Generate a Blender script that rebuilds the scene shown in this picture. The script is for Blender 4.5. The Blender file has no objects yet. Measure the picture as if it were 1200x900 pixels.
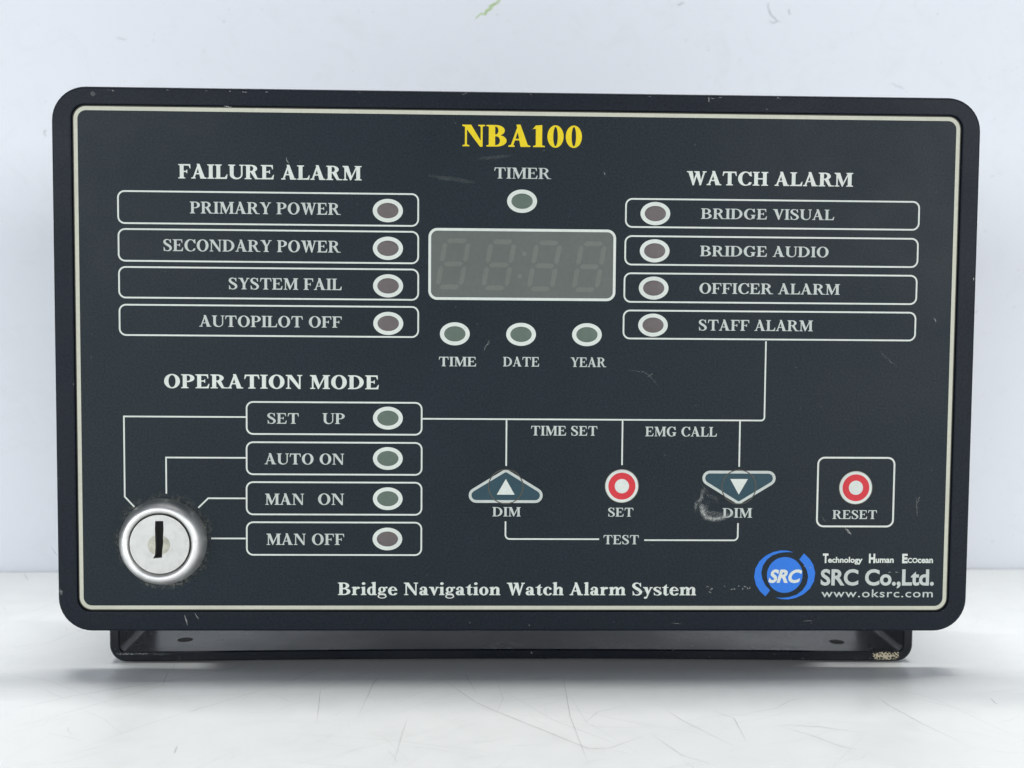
import bpy, math, random
from mathutils import Vector, Matrix
from mathutils.geometry import delaunay_2d_cdt
random.seed(7)
scene = bpy.context.scene
COL = scene.collection
R = math.radians

# ------------------------------------------------------------------ camera
CAM = Vector((-0.01408, -0.37605, 0.11065)); YAW, PITCH, ROLL = 0.03185, -0.06320, 0.00813
FPX = 1500.0                                   # focal length in pixels of a 1200 px wide picture
fw = Vector((math.sin(YAW)*math.cos(PITCH), math.cos(YAW)*math.cos(PITCH), math.sin(PITCH)))
r0 = fw.cross(Vector((0, 0, 1))).normalized(); u0 = r0.cross(fw)
rt = math.cos(ROLL)*r0 + math.sin(ROLL)*u0; up = -math.sin(ROLL)*r0 + math.cos(ROLL)*u0
cam = bpy.data.objects.new('camera', bpy.data.cameras.new('camera')); COL.objects.link(cam)
m3 = Matrix((rt, up, -fw)).transposed()
cam.matrix_world = Matrix.Translation(CAM) @ m3.to_4x4()
cam.data.lens = 45.0; cam.data.sensor_width = 36.0; cam.data.clip_start = 0.01; cam.data.clip_end = 50
cam.data.dof.use_dof = True; cam.data.dof.focus_distance = 0.376; cam.data.dof.aperture_fstop = 18
scene.camera = cam
# ------------------------------------------------------------------ world and lamps
w = bpy.data.worlds.new('World'); scene.world = w; w.use_nodes = True
bg = w.node_tree.nodes['Background']; bg.inputs[0].default_value = (0.80, 0.88, 1.0, 1); bg.inputs[1].default_value = 0.15

def area(name, loc, target, sx, sy, power, col=(1, 1, 1)):
    l = bpy.data.lights.new(name, 'AREA'); l.shape = 'RECTANGLE'; l.size = sx; l.size_y = sy
    l.energy = power; l.color = col
    o = bpy.data.objects.new(name, l); COL.objects.link(o); o.location = loc
    d = Vector(target) - Vector(loc); o.rotation_euler = d.to_track_quat('-Z', 'Y').to_euler()
    return o
area('ceiling_tube_lamp', (0.10, 0.205, 1.70), (0.05, -0.05, 0.0), 1.5, 0.045, 20.0, (1.0, 1.0, 0.97))
area('ceiling_panel_lamp', (0.0, 0.085, 1.70), (0.0, -0.05, 0.0), 1.0, 0.10, 8.5, (1.0, 0.99, 0.97))
area('left_fill', (-1.25, -1.95, 0.42), (0, 0, 0.10), 1.7, 0.6, 24.5, (0.92, 0.96, 1.0))  # added fill, no window there: brightens wall and panel face from low left
area('right_fill', (1.25, -1.95, 0.42), (0, 0, 0.10), 1.7, 0.6, 23.0, (0.98, 0.99, 1.0))  # added fill from the right, placed sideways to keep sheen off the film
scene.view_settings.view_transform = 'Standard'; scene.view_settings.look = 'None'
scene.view_settings.exposure = 0.0; scene.view_settings.gamma = 1.0

# ------------------------------------------------------------------ helpers
def ray(px, py):
    return (fw*FPX + rt*(px-600) - up*(py-450)).normalized()
def pt(px, py, y=0.0):                         # a measured point of the upright face -> metres (x, z)
    d = ray(px, py); t = (y-CAM.y)/d.y; p = CAM + d*t
    return (p.x, p.z)
def tb(px, py, z=0.0):                         # a measured point of the table -> metres (x, y)
    d = ray(px, py); t = (z-CAM.z)/d.z; p = CAM + d*t
    return (p.x, p.y)
PX = 0.27/1085                                 # about one photo pixel on the face, in metres

WORLD = {}
def make(name, verts, faces, mat, parent=None, smooth=False, kind=None, label=None, mesh=None, centre=None, **kw):
    """one mesh object; verts are world metres, origin goes to their centre"""
    if mesh is None:
        lo = Vector([min(v[i] for v in verts) for i in range(3)]); hi = Vector([max(v[i] for v in verts) for i in range(3)])
        c = (lo+hi)/2
        mesh = bpy.data.meshes.new(name); mesh.from_pydata([tuple(Vector(v)-c) for v in verts], [], faces); mesh.update()
        mesh.materials.append(mat)
        if smooth:
            mesh.polygons.foreach_set('use_smooth', [True]*len(mesh.polygons))
            if smooth != 'all': mesh.set_sharp_from_angle(angle=R(35))
    else:
        c = Vector(centre)
    o = bpy.data.objects.new(name, mesh); COL.objects.link(o)
    WORLD[o.name] = c
    if parent: o.parent = parent; o.location = c - WORLD[parent.name]
    else: o.location = c
    if kind: o['kind'] = kind
    if label: o['label'] = label
    return o
def again(src, name, centre, parent, label=None):
    return make(name, None, None, None, parent, mesh=src.data, centre=centre, label=label)

def cdt(polys):
    """ordered signed polygons [(+1/-1, [(x,y)..])] -> verts, faces of their union; later ones win"""
    vs, fs = [], []
    for s, p in polys:
        if sum(p[i-1][0]*p[i][1]-p[i][0]*p[i-1][1] for i in range(len(p))) < 0: p = p[::-1]
        fs.append(list(range(len(vs), len(vs)+len(p)))); vs += [Vector(q) for q in p]
    es = [(f[k], f[(k+1) % len(f)]) for f in fs for k in range(len(f))]
    ov, oe, of, _, _, _ = delaunay_2d_cdt(vs, es, [], 0, 1e-7)
    polys2 = [(s, p, min(q[0] for q in p), max(q[0] for q in p), min(q[1] for q in p), max(q[1] for q in p)) for s, p in polys][::-1]
    out = []
    for f in of:
        x = sum(ov[i][0] for i in f)/3; y = sum(ov[i][1] for i in f)/3
        for s, p, a, b, c, d in polys2:
            if a <= x <= b and c <= y <= d:
                ins = False
                for k in range(len(p)):
                    (x1, y1), (x2, y2) = p[k-1], p[k]
                    if (y1 > y) != (y2 > y) and x < (x2-x1)*(y-y1)/(y2-y1)+x1: ins = not ins
                if ins:
                    if s > 0: out.append(f)
                    break
    return [tuple(v) for v in ov], out
def boundary(faces):
    seen = {}
    for f in faces:
        for a, b in zip(f, list(f[1:])+[f[0]]): seen[(a, b)] = 1
    return [e for e in seen if (e[1], e[0]) not in seen]
def orient(v, faces):
    out = []
    for f in faces:
        a = sum(v[f[i]][0]*v[f[(i+1) % len(f)]][1]-v[f[(i+1) % len(f)]][0]*v[f[i]][1] for i in range(len(f)))
        if abs(a) < 1e-14: continue
        out.append(list(f) if a > 0 else list(f)[::-1])
    return out
def sheet(polys, y):
    """upright flat shape facing the viewer at depth y"""
    v, f = cdt(polys); f = orient(v, f)
    return [(a, y, b) for a, b in v], f
def solid(polys, y0, y1):
    """front face at y0, walls going back to y1, back face"""
    v, f = cdt(polys); f = orient(v, f); n = len(v)
    V = [(a, y0, b) for a, b in v]+[(a, y1, b) for a, b in v]
    F = [list(q) for q in f]+[[i+n for i in q][::-1] for q in f]
    for a, b in boundary(f): F.append([b, a, a+n, b+n])
    return V, F
def rr(x0, z0, x1, z1, r, n=8):
    """rounded rectangle, counter-clockwise"""
    p = []
    for cx, cz, a in ((x1-r, z1-r, 0), (x0+r, z1-r, 90), (x0+r, z0+r, 180), (x1-r, z0+r, 270)):
        for i in range(n+1):
            t = R(a+90*i/n); p.append((cx+r*math.cos(t), cz+r*math.sin(t)))
    return p
def ell(cx, cz, rx, rz, n=36, a0=0):
    return [(cx+rx*math.cos(a0+2*math.pi*i/n), cz+rz*math.sin(a0+2*math.pi*i/n)) for i in range(n)]
def sweep(loops, cap_first=False, cap_last=False):
    """bridge equal-length loops of 3D points"""
    V = [p for l in loops for p in l]; n = len(loops[0]); F = []
    for k in range(len(loops)-1):
        for i in range(n):
            a, b = k*n+i, k*n+(i+1) % n
            F.append([a, b, b+n, a+n])
    if cap_first: F.append(list(range(n))[::-1])
    if cap_last: F.append([(len(loops)-1)*n+i for i in range(n)])
    return V, F
def lathe(cx, cz, prof, n=64, cap=True):
    """prof: (radius, y) from the back outwards; axis runs towards the viewer"""
    L = [[(cx+r*math.cos(2*math.pi*i/n), y, cz+r*math.sin(2*math.pi*i/n)) for i in range(n)] for r, y in prof]
    return sweep(L, False, cap)
def line2(pts, wd, close=False):
    """mitred ribbon of width wd along 2D points -> signed polygons"""
    P = []
    n = len(pts)
    L, Rr = [], []
    for i in range(n):
        a = Vector(pts[i-1]) if i > 0 else None; b = Vector(pts[i]); c = Vector(pts[i+1]) if i < n-1 else None
        d1 = (b-a).normalized() if a is not None else (c-b).normalized()
        d2 = (c-b).normalized() if c is not None else d1
        t = (d1+d2).normalized(); nn = Vector((-t.y, t.x)); k = wd/2/max(0.3, nn.dot(Vector((-d1.y, d1.x))))
        L.append(tuple(b+nn*k)); Rr.append(tuple(b-nn*k))
    for i in range(n-1): P.append((1, [L[i], Rr[i], Rr[i+1], L[i+1]]))
    return P
def corner(a, b, c, r, n=6):
    """rounded corner points from a to b to c"""
    a, b, c = Vector(a), Vector(b), Vector(c); d1 = (a-b).normalized(); d2 = (c-b).normalized()
    o = b+(d1+d2)*r; return [tuple(o-d2*r*math.cos(t)-d1*r*math.sin(t)) for t in [i*math.pi/2/n for i in range(n+1)]]

# ------------------------------------------------------------------ materials
def nmat(name):
    m = bpy.data.materials.new(name); m.use_nodes = True; nt = m.node_tree
    return m, nt, nt.nodes['Principled BSDF']
def N(nt, t, **kw):
    n = nt.nodes.new(t)
    for k, v in kw.items(): setattr(n, k, v)
    return n
def noise(nt, scale, detail=3, rough=0.5, vec=None, dist=0):
    n = N(nt, 'ShaderNodeTexNoise'); n.inputs['Scale'].default_value = scale; n.inputs['Detail'].default_value = detail
    n.inputs['Roughness'].default_value = rough; n.inputs['Distortion'].default_value = dist
    if vec is not None: nt.links.new(vec, n.inputs['Vector'])
    return n
def ramp(nt, src, stops):
    r = N(nt, 'ShaderNodeValToRGB'); el = r.color_ramp.elements
    while len(el) < len(stops): el.new(0.5)
    for e, (p, c) in zip(el, stops): e.position = p; e.color = (*c, 1) if len(c) == 3 else c
    nt.links.new(src, r.inputs[0]); return r
def mix(nt, fac, a, b):
    m = N(nt, 'ShaderNodeMix', data_type='RGBA')
    for i, v in ((0, fac), (6, a), (7, b)):
        if hasattr(v, 'links'): nt.links.new(v, m.inputs[i])
        elif isinstance(v, (int, float)): m.inputs[i].default_value = v
        else: m.inputs[i].default_value = (*v, 1)
    return m.outputs[2]
def geo(nt): return N(nt, 'ShaderNodeNewGeometry').outputs['Position']
def bump(nt, b, h, strength, dist):
    n = N(nt, 'ShaderNodeBump'); n.inputs['Strength'].default_value = strength; n.inputs['Distance'].default_value = dist
    nt.links.new(h, n.inputs['Height']); nt.links.new(n.outputs[0], b.inputs['Normal'])

def dark_plastic(name, col, rough, spec, grain=3200, gs=0.25, speck=0.78, var=0.35):
    m, nt, b = nmat(name); p = geo(nt)
    n1 = noise(nt, grain, 2, 0.6, p); n2 = noise(nt, 26, 4, 0.6, p); n3 = noise(nt, 900, 2, 0.5, p)
    n4 = noise(nt, 160, 2, 0.5, p)
    c = mix(nt, n2.outputs[0], tuple(x*(1-var) for x in col), tuple(x*(1+var) for x in col))
    g = ramp(nt, n1.outputs[0], [(0.32, (0, 0, 0)), (0.68, (1, 1, 1))])
    c = mix(nt, g.outputs[0], mix(nt, 0.5, c, tuple(x*0.3 for x in col)), mix(nt, 0.5, c, tuple(x*2.1 for x in col)))
    s = ramp(nt, n3.outputs[0], [(speck, (0, 0, 0)), (speck+0.03, (1, 1, 1))])
    s2 = ramp(nt, n4.outputs[0], [(0.50, (0, 0, 0)), (0.70, (1, 1, 1))])
    mm = N(nt, 'ShaderNodeMath', operation='MULTIPLY'); nt.links.new(s.outputs[0], mm.inputs[0]); nt.links.new(s2.outputs[0], mm.inputs[1])
    c = mix(nt, mm.outputs[0], c, (0.30, 0.32, 0.30))
    nt.links.new(c, b.inputs['Base Color']); b.inputs['Specular IOR Level'].default_value = spec
    rr_ = ramp(nt, n2.outputs[0], [(0.3, (rough-0.06,)*3), (0.7, (rough+0.08,)*3)])
    nt.links.new(rr_.outputs[0], b.inputs['Roughness'])
    bump(nt, b, n1.outputs[0], gs, 0.00006)
    return m
M_FACE = dark_plastic('overlay_film', (0.0066, 0.0138, 0.0195), 0.42, 0.22, 1700, 0.5, 0.78, 0.45)
M_FRAME = dark_plastic('frame_paint', (0.0055, 0.0090, 0.0155), 0.42, 0.17, 1500, 0.5, 0.75)
M_BRKT = dark_plastic('bracket_paint', (0.0025, 0.004, 0.007), 0.28, 0.32, 1500, 0.35, 0.70)
def print_ink(name, col, dirt=0.12, rough=0.5):
    m, nt, b = nmat(name); p = geo(nt); n = noise(nt, 700, 3, 0.6, p); n2 = noise(nt, 60, 3, 0.6, p)
    c = mix(nt, n.outputs[0], tuple(x*(1-dirt) for x in col), tuple(min(1, x*(1+dirt)) for x in col))
    c = mix(nt, ramp(nt, n2.outputs[0], [(0.45, (0, 0, 0)), (0.75, (0.5, 0.5, 0.5))]).outputs[0], c, tuple(x*0.8 for x in col))
    nt.links.new(c, b.inputs['Base Color']); b.inputs['Roughness'].default_value = rough; b.inputs['Specular IOR Level'].default_value = 0.35
    return m
M_INK = print_ink('grey_white_ink', (0.50, 0.54, 0.51))
M_INKB = print_ink('bright_white_ink', (0.64, 0.68, 0.63))
M_CREAM = print_ink('cream_ink', (0.54, 0.545, 0.445))
M_RIM = print_ink('brown_film_edge', (0.035, 0.032, 0.020))
M_YEL = print_ink('yellow_ink', (0.76, 0.58, 0.006), 0.08, 0.6)
M_RED = print_ink('red_ink', (0.60, 0.030, 0.042), 0.08)
M_BLUE = print_ink('blue_ink', (0.018, 0.17, 0.66), 0.08)
M_TEAL = print_ink('teal_ink', (0.016, 0.055, 0.075), 0.15)
M_GREEN = print_ink('green_lens', (0.100, 0.140, 0.112), 0.18, 0.4)
M_MAUVE = print_ink('mauve_lens', (0.125, 0.105, 0.104), 0.18, 0.4)
M_DISP = print_ink('display_film', (0.106, 0.122, 0.112), 0.14, 0.42)
M_SEG = print_ink('display_segment', (0.136, 0.154, 0.134), 0.12, 0.42)
M_RIDGE = print_ink('embossed_edge', (0.075, 0.072, 0.058), 0.3, 0.4)
def metal(name, col, rough, dirt=0.5):
    m, nt, b = nmat(name); p = geo(nt); n = noise(nt, 350, 5, 0.65, p); n2 = noise(nt, 90, 3, 0.5, p)
    c = mix(nt, ramp(nt, n.outputs[0], [(0.45, (0, 0, 0)), (0.8, (dirt,)*3)]).outputs[0], col, tuple(x*0.45 for x in col))
    nt.links.new(c, b.inputs['Base Color']); b.inputs['Metallic'].default_value = 1
    nt.links.new(ramp(nt, n2.outputs[0], [(0.3, (rough-0.05,)*3), (0.7, (rough+0.10,)*3)]).outputs[0], b.inputs['Roughness'])
    bump(nt, b, n.outputs[0], 0.12, 0.00008)
    return m
M_CHROME = metal('worn_chrome', (0.80, 0.80, 0.79), 0.46, 0.35)
M_CYL = metal('satin_nickel', (0.54, 0.54, 0.52), 0.38, 0.3)
M_BRASS = metal('worn_brass_plug', (0.46, 0.45, 0.38), 0.42, 0.8)
M_HOLE, _nt, _b = nmat('black_void'); _b.inputs['Base Color'].default_value = (0.003, 0.003, 0.004, 1); _b.inputs['Roughness'].default_value = 0.8
def board(name, col, rough, bstr, sc):
    m, nt, b = nmat(name); p = geo(nt)
    n = noise(nt, sc, 6, 0.6, p); n2 = noise(nt, 7, 4, 0.6, p); n3 = noise(nt, 420, 3, 0.5, p); n4 = noise(nt, 55, 4, 0.7, p, 1.5)
    c = mix(nt, n2.outputs[0], tuple(x*0.955 for x in col), tuple(min(1, x*1.04) for x in col))
    c = mix(nt, ramp(nt, n4.outputs[0], [(0.52, (0, 0, 0)), (0.80, (0.35,)*3)]).outputs[0], c, (col[0]*0.86, col[1]*0.87, col[2]*0.86))
    c = mix(nt, ramp(nt, n3.outputs[0], [(0.70, (0, 0, 0)), (0.78, (0.35,)*3)]).outputs[0], c, (0.45, 0.45, 0.45))
    nt.links.new(c, b.inputs['Base Color'])
    nt.links.new(ramp(nt, n.outputs[0], [(0.3, (rough-0.06,)*3), (0.7, (rough+0.10,)*3)]).outputs[0], b.inputs['Roughness'])
    b.inputs['Specular IOR Level'].default_value = 0.25
    bump(nt, b, n.outputs[0], bstr, 0.0004)
    return m
M_TABLE = board('white_laminate', (0.80, 0.815, 0.815), 0.34, 0.10, 90)
M_WALL = board('white_board', (0.83, 0.855, 0.90), 0.6, 0.22, 16)
def stain(name, col, alpha_scale=1.0):
    m, nt, b = nmat(name); b.inputs['Base Color'].default_value = (*col, 1); b.inputs['Roughness'].default_value = 0.6
    a = N(nt, 'ShaderNodeVertexColor'); a.layer_name = 'amount'
    mu = N(nt, 'ShaderNodeMath', operation='MULTIPLY'); mu.inputs[1].default_value = alpha_scale
    nt.links.new(a.outputs['Color'], mu.inputs[0]); nt.links.new(mu.outputs[0], b.inputs['Alpha'])
    return m
M_SCUFF = stain('rubbed_white', (0.45, 0.47, 0.45))
M_SCR = stain('scratch_grey', (0.16, 0.16, 0.15))
M_DUST = stain('pale_dust', (0.40, 0.38, 0.28))
M_PENG = stain('yellow_green_pen', (0.62, 0.78, 0.42))
def amount(o, vals):
    a = o.data.color_attributes.new('amount', 'FLOAT_COLOR', 'POINT')
    a.data.foreach_set('color', [c for v in vals for c in (v, v, v, 1)])

# ------------------------------------------------------------------ setting
sl = tb(0, 669); sr = tb(1200, 665.5)                       # back edge of the table
dx = Vector((sr[0]-sl[0], sr[1]-sl[1])).normalized(); nn = Vector((-dx.y, dx.x)); mid = (Vector(sl)+Vector(sr))/2
def bk(s, t, z):                                            # s along the edge, t behind it
    p = mid+dx*s+nn*t; return (p.x, p.y, z)
prof = [(-0.9, 0.0), (-0.003, 0.0), (-0.0018, -0.0003), (-0.0008, -0.0010), (-0.0002, -0.0022), (0, -0.004), (0, -0.02), (-0.9, -0.02)]
V, F = [], []
for s in (-0.8, 0.8):
    V += [bk(s, t, z) for t, z in prof]
n = len(prof); F = [[i, i+n, (i+1) % n+n, (i+1) % n] for i in range(n)]+[list(range(n)), [i+n for i in range(n)][::-1]]
table = make('table_top', V, F, M_TABLE, smooth=True, kind='structure')
V = [bk(s, t, z) for s in (-0.8, 0.8) for t, z in ((0.0012, -0.3), (0.0012, 0.55), (0.02, 0.55), (0.02, -0.3))]
F = [[0, 4, 5, 1], [1, 5, 6, 2], [2, 6, 7, 3], [3, 7, 4, 0], [0, 1, 2, 3], [7, 6, 5, 4]]
wall = make('back_wall', V, F, M_WALL, kind='structure')

def ribbons(name, lines, mat, parent, put, kind='stuff'):
    """thin tapering scratches: lines = [(pts2d, width, strength)]"""
    V, F, A = [], [], []
    for pts, wd, st in lines:
        n = len(pts); base = len(V)
        for i, q in enumerate(pts):
            a = Vector(pts[max(0, i-1)]); b = Vector(pts[min(n-1, i+1)]); d = (b-a)
            d = d.normalized() if d.length > 1e-9 else Vector((1, 0)); nr = Vector((-d.y, d.x))
            k = math.sin(math.pi*(i+0.35)/(n-0.3))**0.5 if n > 2 else 1
            V += [put(*(Vector(q)+nr*wd/2*max(0.25, k))), put(*(Vector(q)-nr*wd/2*max(0.25, k)))]
            s = st*k*random.uniform(0.5, 1.0); A += [s, s]
        for i in range(n-1): F.append([base+2*i, base+2*i+1, base+2*i+3, base+2*i+2])
    o = make(name, V, F, mat, parent, kind=kind); amount(o, A); return o
def wob(pts, n, amp):
    out = []
    L = len(pts)-1
    for i in range(n+1):
        t = i/n*L; k = min(int(t), L-1); f = t-k; a = Vector(pts[k]); b = Vector(pts[k+1]); q = a.lerp(b, f)
        out.append((q.x+random.gauss(0, amp), q.y+random.gauss(0, amp)))
    return out
scr = []
known = [([(0, 762), (60, 752), (140, 722)], .30), ([(0, 835), (90, 815), (210, 796), (330, 772)], .55), ([(0, 858), (150, 815), (240, 790)], .35),
         ([(60, 890), (170, 850), (320, 805), (420, 790)], .30), ([(512, 792), (560, 825), (690, 878), (715, 877), (762, 860)], .85),
         ([(762, 860), (800, 886), (838, 897)], .7), ([(660, 792), (668, 840), (690, 897)], .6), ([(1025, 815), (1040, 826), (1080, 848), (1142, 878)], .75),
         ([(908, 850), (960, 852), (1015, 860)], .8), ([(908, 850), (950, 862), (985, 875), (1010, 880)], .7), ([(905, 832), (925, 822), (940, 818)], .5),
         ([(1160, 818), (1166, 824), (1170, 826)], 1.0), ([(420, 840), (438, 800), (446, 792)], .6), ([(204, 884), (208, 874)], .9), ([(376, 805), (371, 850)], .5),
         ([(780, 832), (800, 845), (870, 880)], .6), ([(560, 815), (545, 790)], .4), ([(190, 804), (198, 786)], .5), ([(835, 833), (860, 842), (875, 870)], .7),
         ([(683, 850), (700, 835), (740, 826)], .4), ([(320, 800), (345, 797), (380, 782)], .5), ([(1010, 800), (1090, 793), (1200, 789)], .3),
         ([(2, 722), (40, 716), (80, 700)], .25), ([(28, 672), (33, 680)], .8), ([(1090, 684), (1140, 676)], .25), ([(460, 900), (470, 865), (478, 840)], .4)]
for p, s in known:
    q = [tb(*a) for a in p]; scr.append((wob(q, 6*len(p), 0.00003), 0.00020, s*0.75))
for i in range(230):
    px, py = random.uniform(-40, 1240), random.uniform(690, 930); x, y = tb(px, py)
    a = random.choice([random.gauss(0.5, 0.5), random.gauss(0.4, 0.3), random.gauss(-0.8, 0.5), random.uniform(0, 3.1)]); L = random.choice([.004, .008, .014, .03])*random.uniform(.5, 1.3)
    b = a+random.gauss(0, 0.35)
    p = [(x, y), (x+L*math.cos(a), y+L*math.sin(a)), (x+L*math.cos(a)+L*math.cos(b), y+L*math.sin(a)+L*math.sin(b))]
    scr.append((wob(p, 8, 0.00003), random.uniform(.00009, .00018), random.uniform(.08, .30)))
ribbons('scratches', scr, M_SCR, table, lambda x, y: (x, y, 0.00012))
def wallp(px, py):
    d = ray(px, py); o3 = Vector((mid.x+nn.x*0.0012, mid.y+nn.y*0.0012, 0)); n3 = Vector((nn.x, nn.y, 0)); t = (o3-CAM).dot(n3)/d.dot(n3); q = CAM+d*t
    return ((q-o3).dot(Vector((dx.x, dx.y, 0))), q.z)
put = lambda s, z: bk(s, 0.0010, z)
ribbons('pen_mark', [(wob([wallp(*a) for a in ((556, 23), (575, 10), (592, -6))], 10, .0004), .0012, .9), (wob([wallp(*a) for a in ((566, 16), (586, 2))], 8, .0004), .001, .6)], M_PENG, wall, put)
ribbons('wall_scratches', [(wob([wallp(*a) for a in p], 8, .0004), wd, s) for p, wd, s in
        (([(899, 2), (901, 16), (912, 27)], .0007, .35), ([(900, 27), (914, 27)], .0006, .30), ([(925, 10), (926, 18)], .0006, .3), ([(52, 152), (54, 160)], .0008, .2),
         ([(795, 6), (802, 4)], .0006, .35), ([(1040, 98), (1062, 104)], .0008, .15), ([(136, 44), (150, 47)], .0006, .2))], M_SCR, wall, put)

# ------------------------------------------------------------------ the alarm panel
panel = bpy.data.objects.new('alarm_panel', None); COL.objects.link(panel); panel.location = (0, 0.03, 0)
WORLD['alarm_panel'] = Vector((0, 0.03, 0)); panel.empty_display_size = 0.05
panel['label'] = 'black watch alarm panel with white lettering and chrome key lock on a white table'
panel['category'] = 'alarm panel'
ZC = 0.09245; W2, H2 = 0.135, 0.07925
# front frame: rounded block with a recess that holds the printed film
def loop(inx, y, r0=0.0098, n=10, dz=0.0):
    return [(a, y, b) for a, b in rr(-W2+inx, ZC-H2+inx, W2-inx, ZC+H2-inx, max(r0-inx, 0.0004), n)]
IN = 0.00555-0.0007
IZ = ZC+0.0004
def loop2(k, y, r):
    x = 0.1296-0.0+k; z = 0.07387+k
    return [(a+0.0001, y, b) for a, b in rr(-x, IZ-z, x, IZ+z, r, 10)]
FR = -0.00075
L = [loop(0.0008, 0.0080), loop(0.0, 0.0072), loop(0, FR+0.0006), loop(0.00010, FR+0.00028), loop(0.0003, FR+0.00009), loop(0.0006, FR), loop(0.0007, FR),
     loop2(0.0004, FR, 0.0044), loop2(0.00022, FR, 0.0042), loop2(0.00006, FR+0.00005, 0.0040), loop2(0.0, FR+0.00016, 0.0040), loop2(0.0, 0.0012, 0.0040)]
V, F = sweep(L, True, True)
V = list(V)
frame = make('front_frame', V, F, M_FRAME, panel, smooth=True)
# body behind the frame
bx0, bx1, bz0, bz1, by0, by1 = -0.0975, 0.0975, 0.0255, 0.165, 0.0081, 0.066
L = []
for i, y in ((0.0, by0), (0.0, by1-0.002), (0.0006, by1-0.0006), (0.002, by1)):
    L.append([(a, y, b) for a, b in rr(bx0+i, bz0+i, bx1-i, bz1-i, 0.004-min(i, .002), 6)])
V, F = sweep(L, True, True)
F = [f[::-1] for f in F]
make('rear_housing', V, F, M_FRAME, panel, smooth=True)
# U bracket under and beside the body
BY0 = 0.0125; BY1 = 0.062; th = 0.0030
zb = 0.0003
xl = pt(128.5, 760, BY0)[0]; xr = pt(1069.3, 760, BY0)[0]
ztop = 0.105
def ushape(o):
    r = 0.0050-o; p = []
    x0, x1, z0 = xl+o, xr-o, zb+o
    p.append((x0, ztop)); 
    for i in range(9): t = R(180+90*i/8); p.append((x0+r+r*math.cos(t), z0+r+r*math.sin(t)))
    for i in range(9): t = R(270+90*i/8); p.append((x1-r+r*math.cos(t), z0+r+r*math.sin(t)))
    p.append((x1, ztop)); return p
prof = ushape(0)+ushape(th)[::-1]
sec = []
e = 0.0004
cx = (xl+xr)/2
def shrink(k): return ushape(k)+ushape(th-k)[::-1]
L = [[(a, BY0, b) for a, b in shrink(e)], [(a, BY0+e, b) for a, b in shrink(0)], [(a, BY1-e, b) for a, b in shrink(0)], [(a, BY1, b) for a, b in shrink(e)]]
V, F = sweep(L)
vv, ff = cdt([(1, [(a, b) for a, _, b in L[0]])]); ff = orient(vv, ff)
b0 = len(V); V += [(a, BY0, b) for a, b in vv]; F += [[i+b0 for i in f] for f in ff]
b0 = len(V); V += [(a, BY1, b) for a, b in vv]; F += [[i+b0 for i in f][::-1] for f in ff]
def bow(x): return 0.0008*max(0.0, 1-((x-cx)/((xr-xl)/2-0.012))**2)
# the base plate is one long strip: cut it across so that it can bow a little off the table
import bmesh
bm = bmesh.new(); vs_ = [bm.verts.new(p) for p in V]
for f in F:
    try: bm.faces.new([vs_[i] for i in f])
    except ValueError: pass
for k in range(1, 16):
    xx = xl+0.012+(xr-xl-0.024)*k/16
    bmesh.ops.bisect_plane(bm, geom=bm.verts[:]+bm.edges[:]+bm.faces[:], plane_co=(xx, 0, 0), plane_no=(1, 0, 0), dist=1e-7)
for v in bm.verts:
    if v.co.z < 0.006: v.co.z += bow(v.co.x)
bm.verts.index_update(); V = [tuple(v.co) for v in bm.verts]; F = [[v.index for v in f.verts] for f in bm.faces]; bm.free()
bracket = make('mounting_bracket', V, F, M_BRKT, panel, smooth=True)
for px, py in ((217, 749), (980.5, 751.5)):
    x, y = tb(px, py, zb+th+.0003); n = 28
    V = [(x+0.0024*math.cos(2*math.pi*i/n), y+0.0024*math.sin(2*math.pi*i/n), zb+th+bow(x+0.0024*math.cos(2*math.pi*i/n))+0.00009) for i in range(n)]
    make('screw_hole', V, [list(range(n))], M_HOLE, bracket)
# bare worn patch on the right end of the bracket, rubbed bend on the left
def patch(name, x0, x1, z0, z1, y, fn, mat, parent, nx=60, nz=30):
    V, F, A = [], [], []
    for j in range(nz+1):
        for i in range(nx+1):
            u, v = i/nx, j/nz; V.append((x0+(x1-x0)*u, y, z0+(z1-z0)*v)); A.append(max(0, min(1, fn(u, v))))
    for j in range(nz):
        for i in range(nx):
            a = j*(nx+1)+i; q = [a, a+1, a+nx+2, a+nx+1]
            if max(A[k] for k in q) > 0.01: F.append(q)
    used = sorted({k for f in F for k in f}); mp = {k: i for i, k in enumerate(used)}
    V = [V[k] for k in used]; A = [A[k] for k in used]; F = [[mp[k] for k in f] for f in F]
    o = make(name, V, F, mat, parent); amount(o, A); return o
from mathutils import noise as MN
def nz(x, y, s, o=0): return MN.noise(Vector((x*s+o, y*s, o)))
px0 = pt(1023, 765, BY0); px1 = pt(1053, 775, BY0)
patch('chipped_paint', px0[0], px1[0], zb+0.0004, zb+th-0.0001, BY0-0.00004,
      lambda u, v: 0.95 if nz(u*3, v, 5, 3.1)+0.55-abs(v-0.55)*0.9-abs(u-.5)*0.5 > 0.05+abs(nz(u, v, 16, 8))*0.6 else 0.0, stain('bare_metal', (0.42, 0.37, 0.26)), bracket, 70, 20)
p0 = pt(136, 700, BY0); p1 = pt(215, 700, BY0)
patch('rubbed_edge', p0[0], p1[0], zb+th-0.0009, zb+th-0.0003, BY0-0.00004,
      lambda u, v: max(0, nz(u*8, v, 6, 1.7)*2.2-0.1)*(1-u)*0.8, M_SCUFF, bracket, 140, 8)

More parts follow.
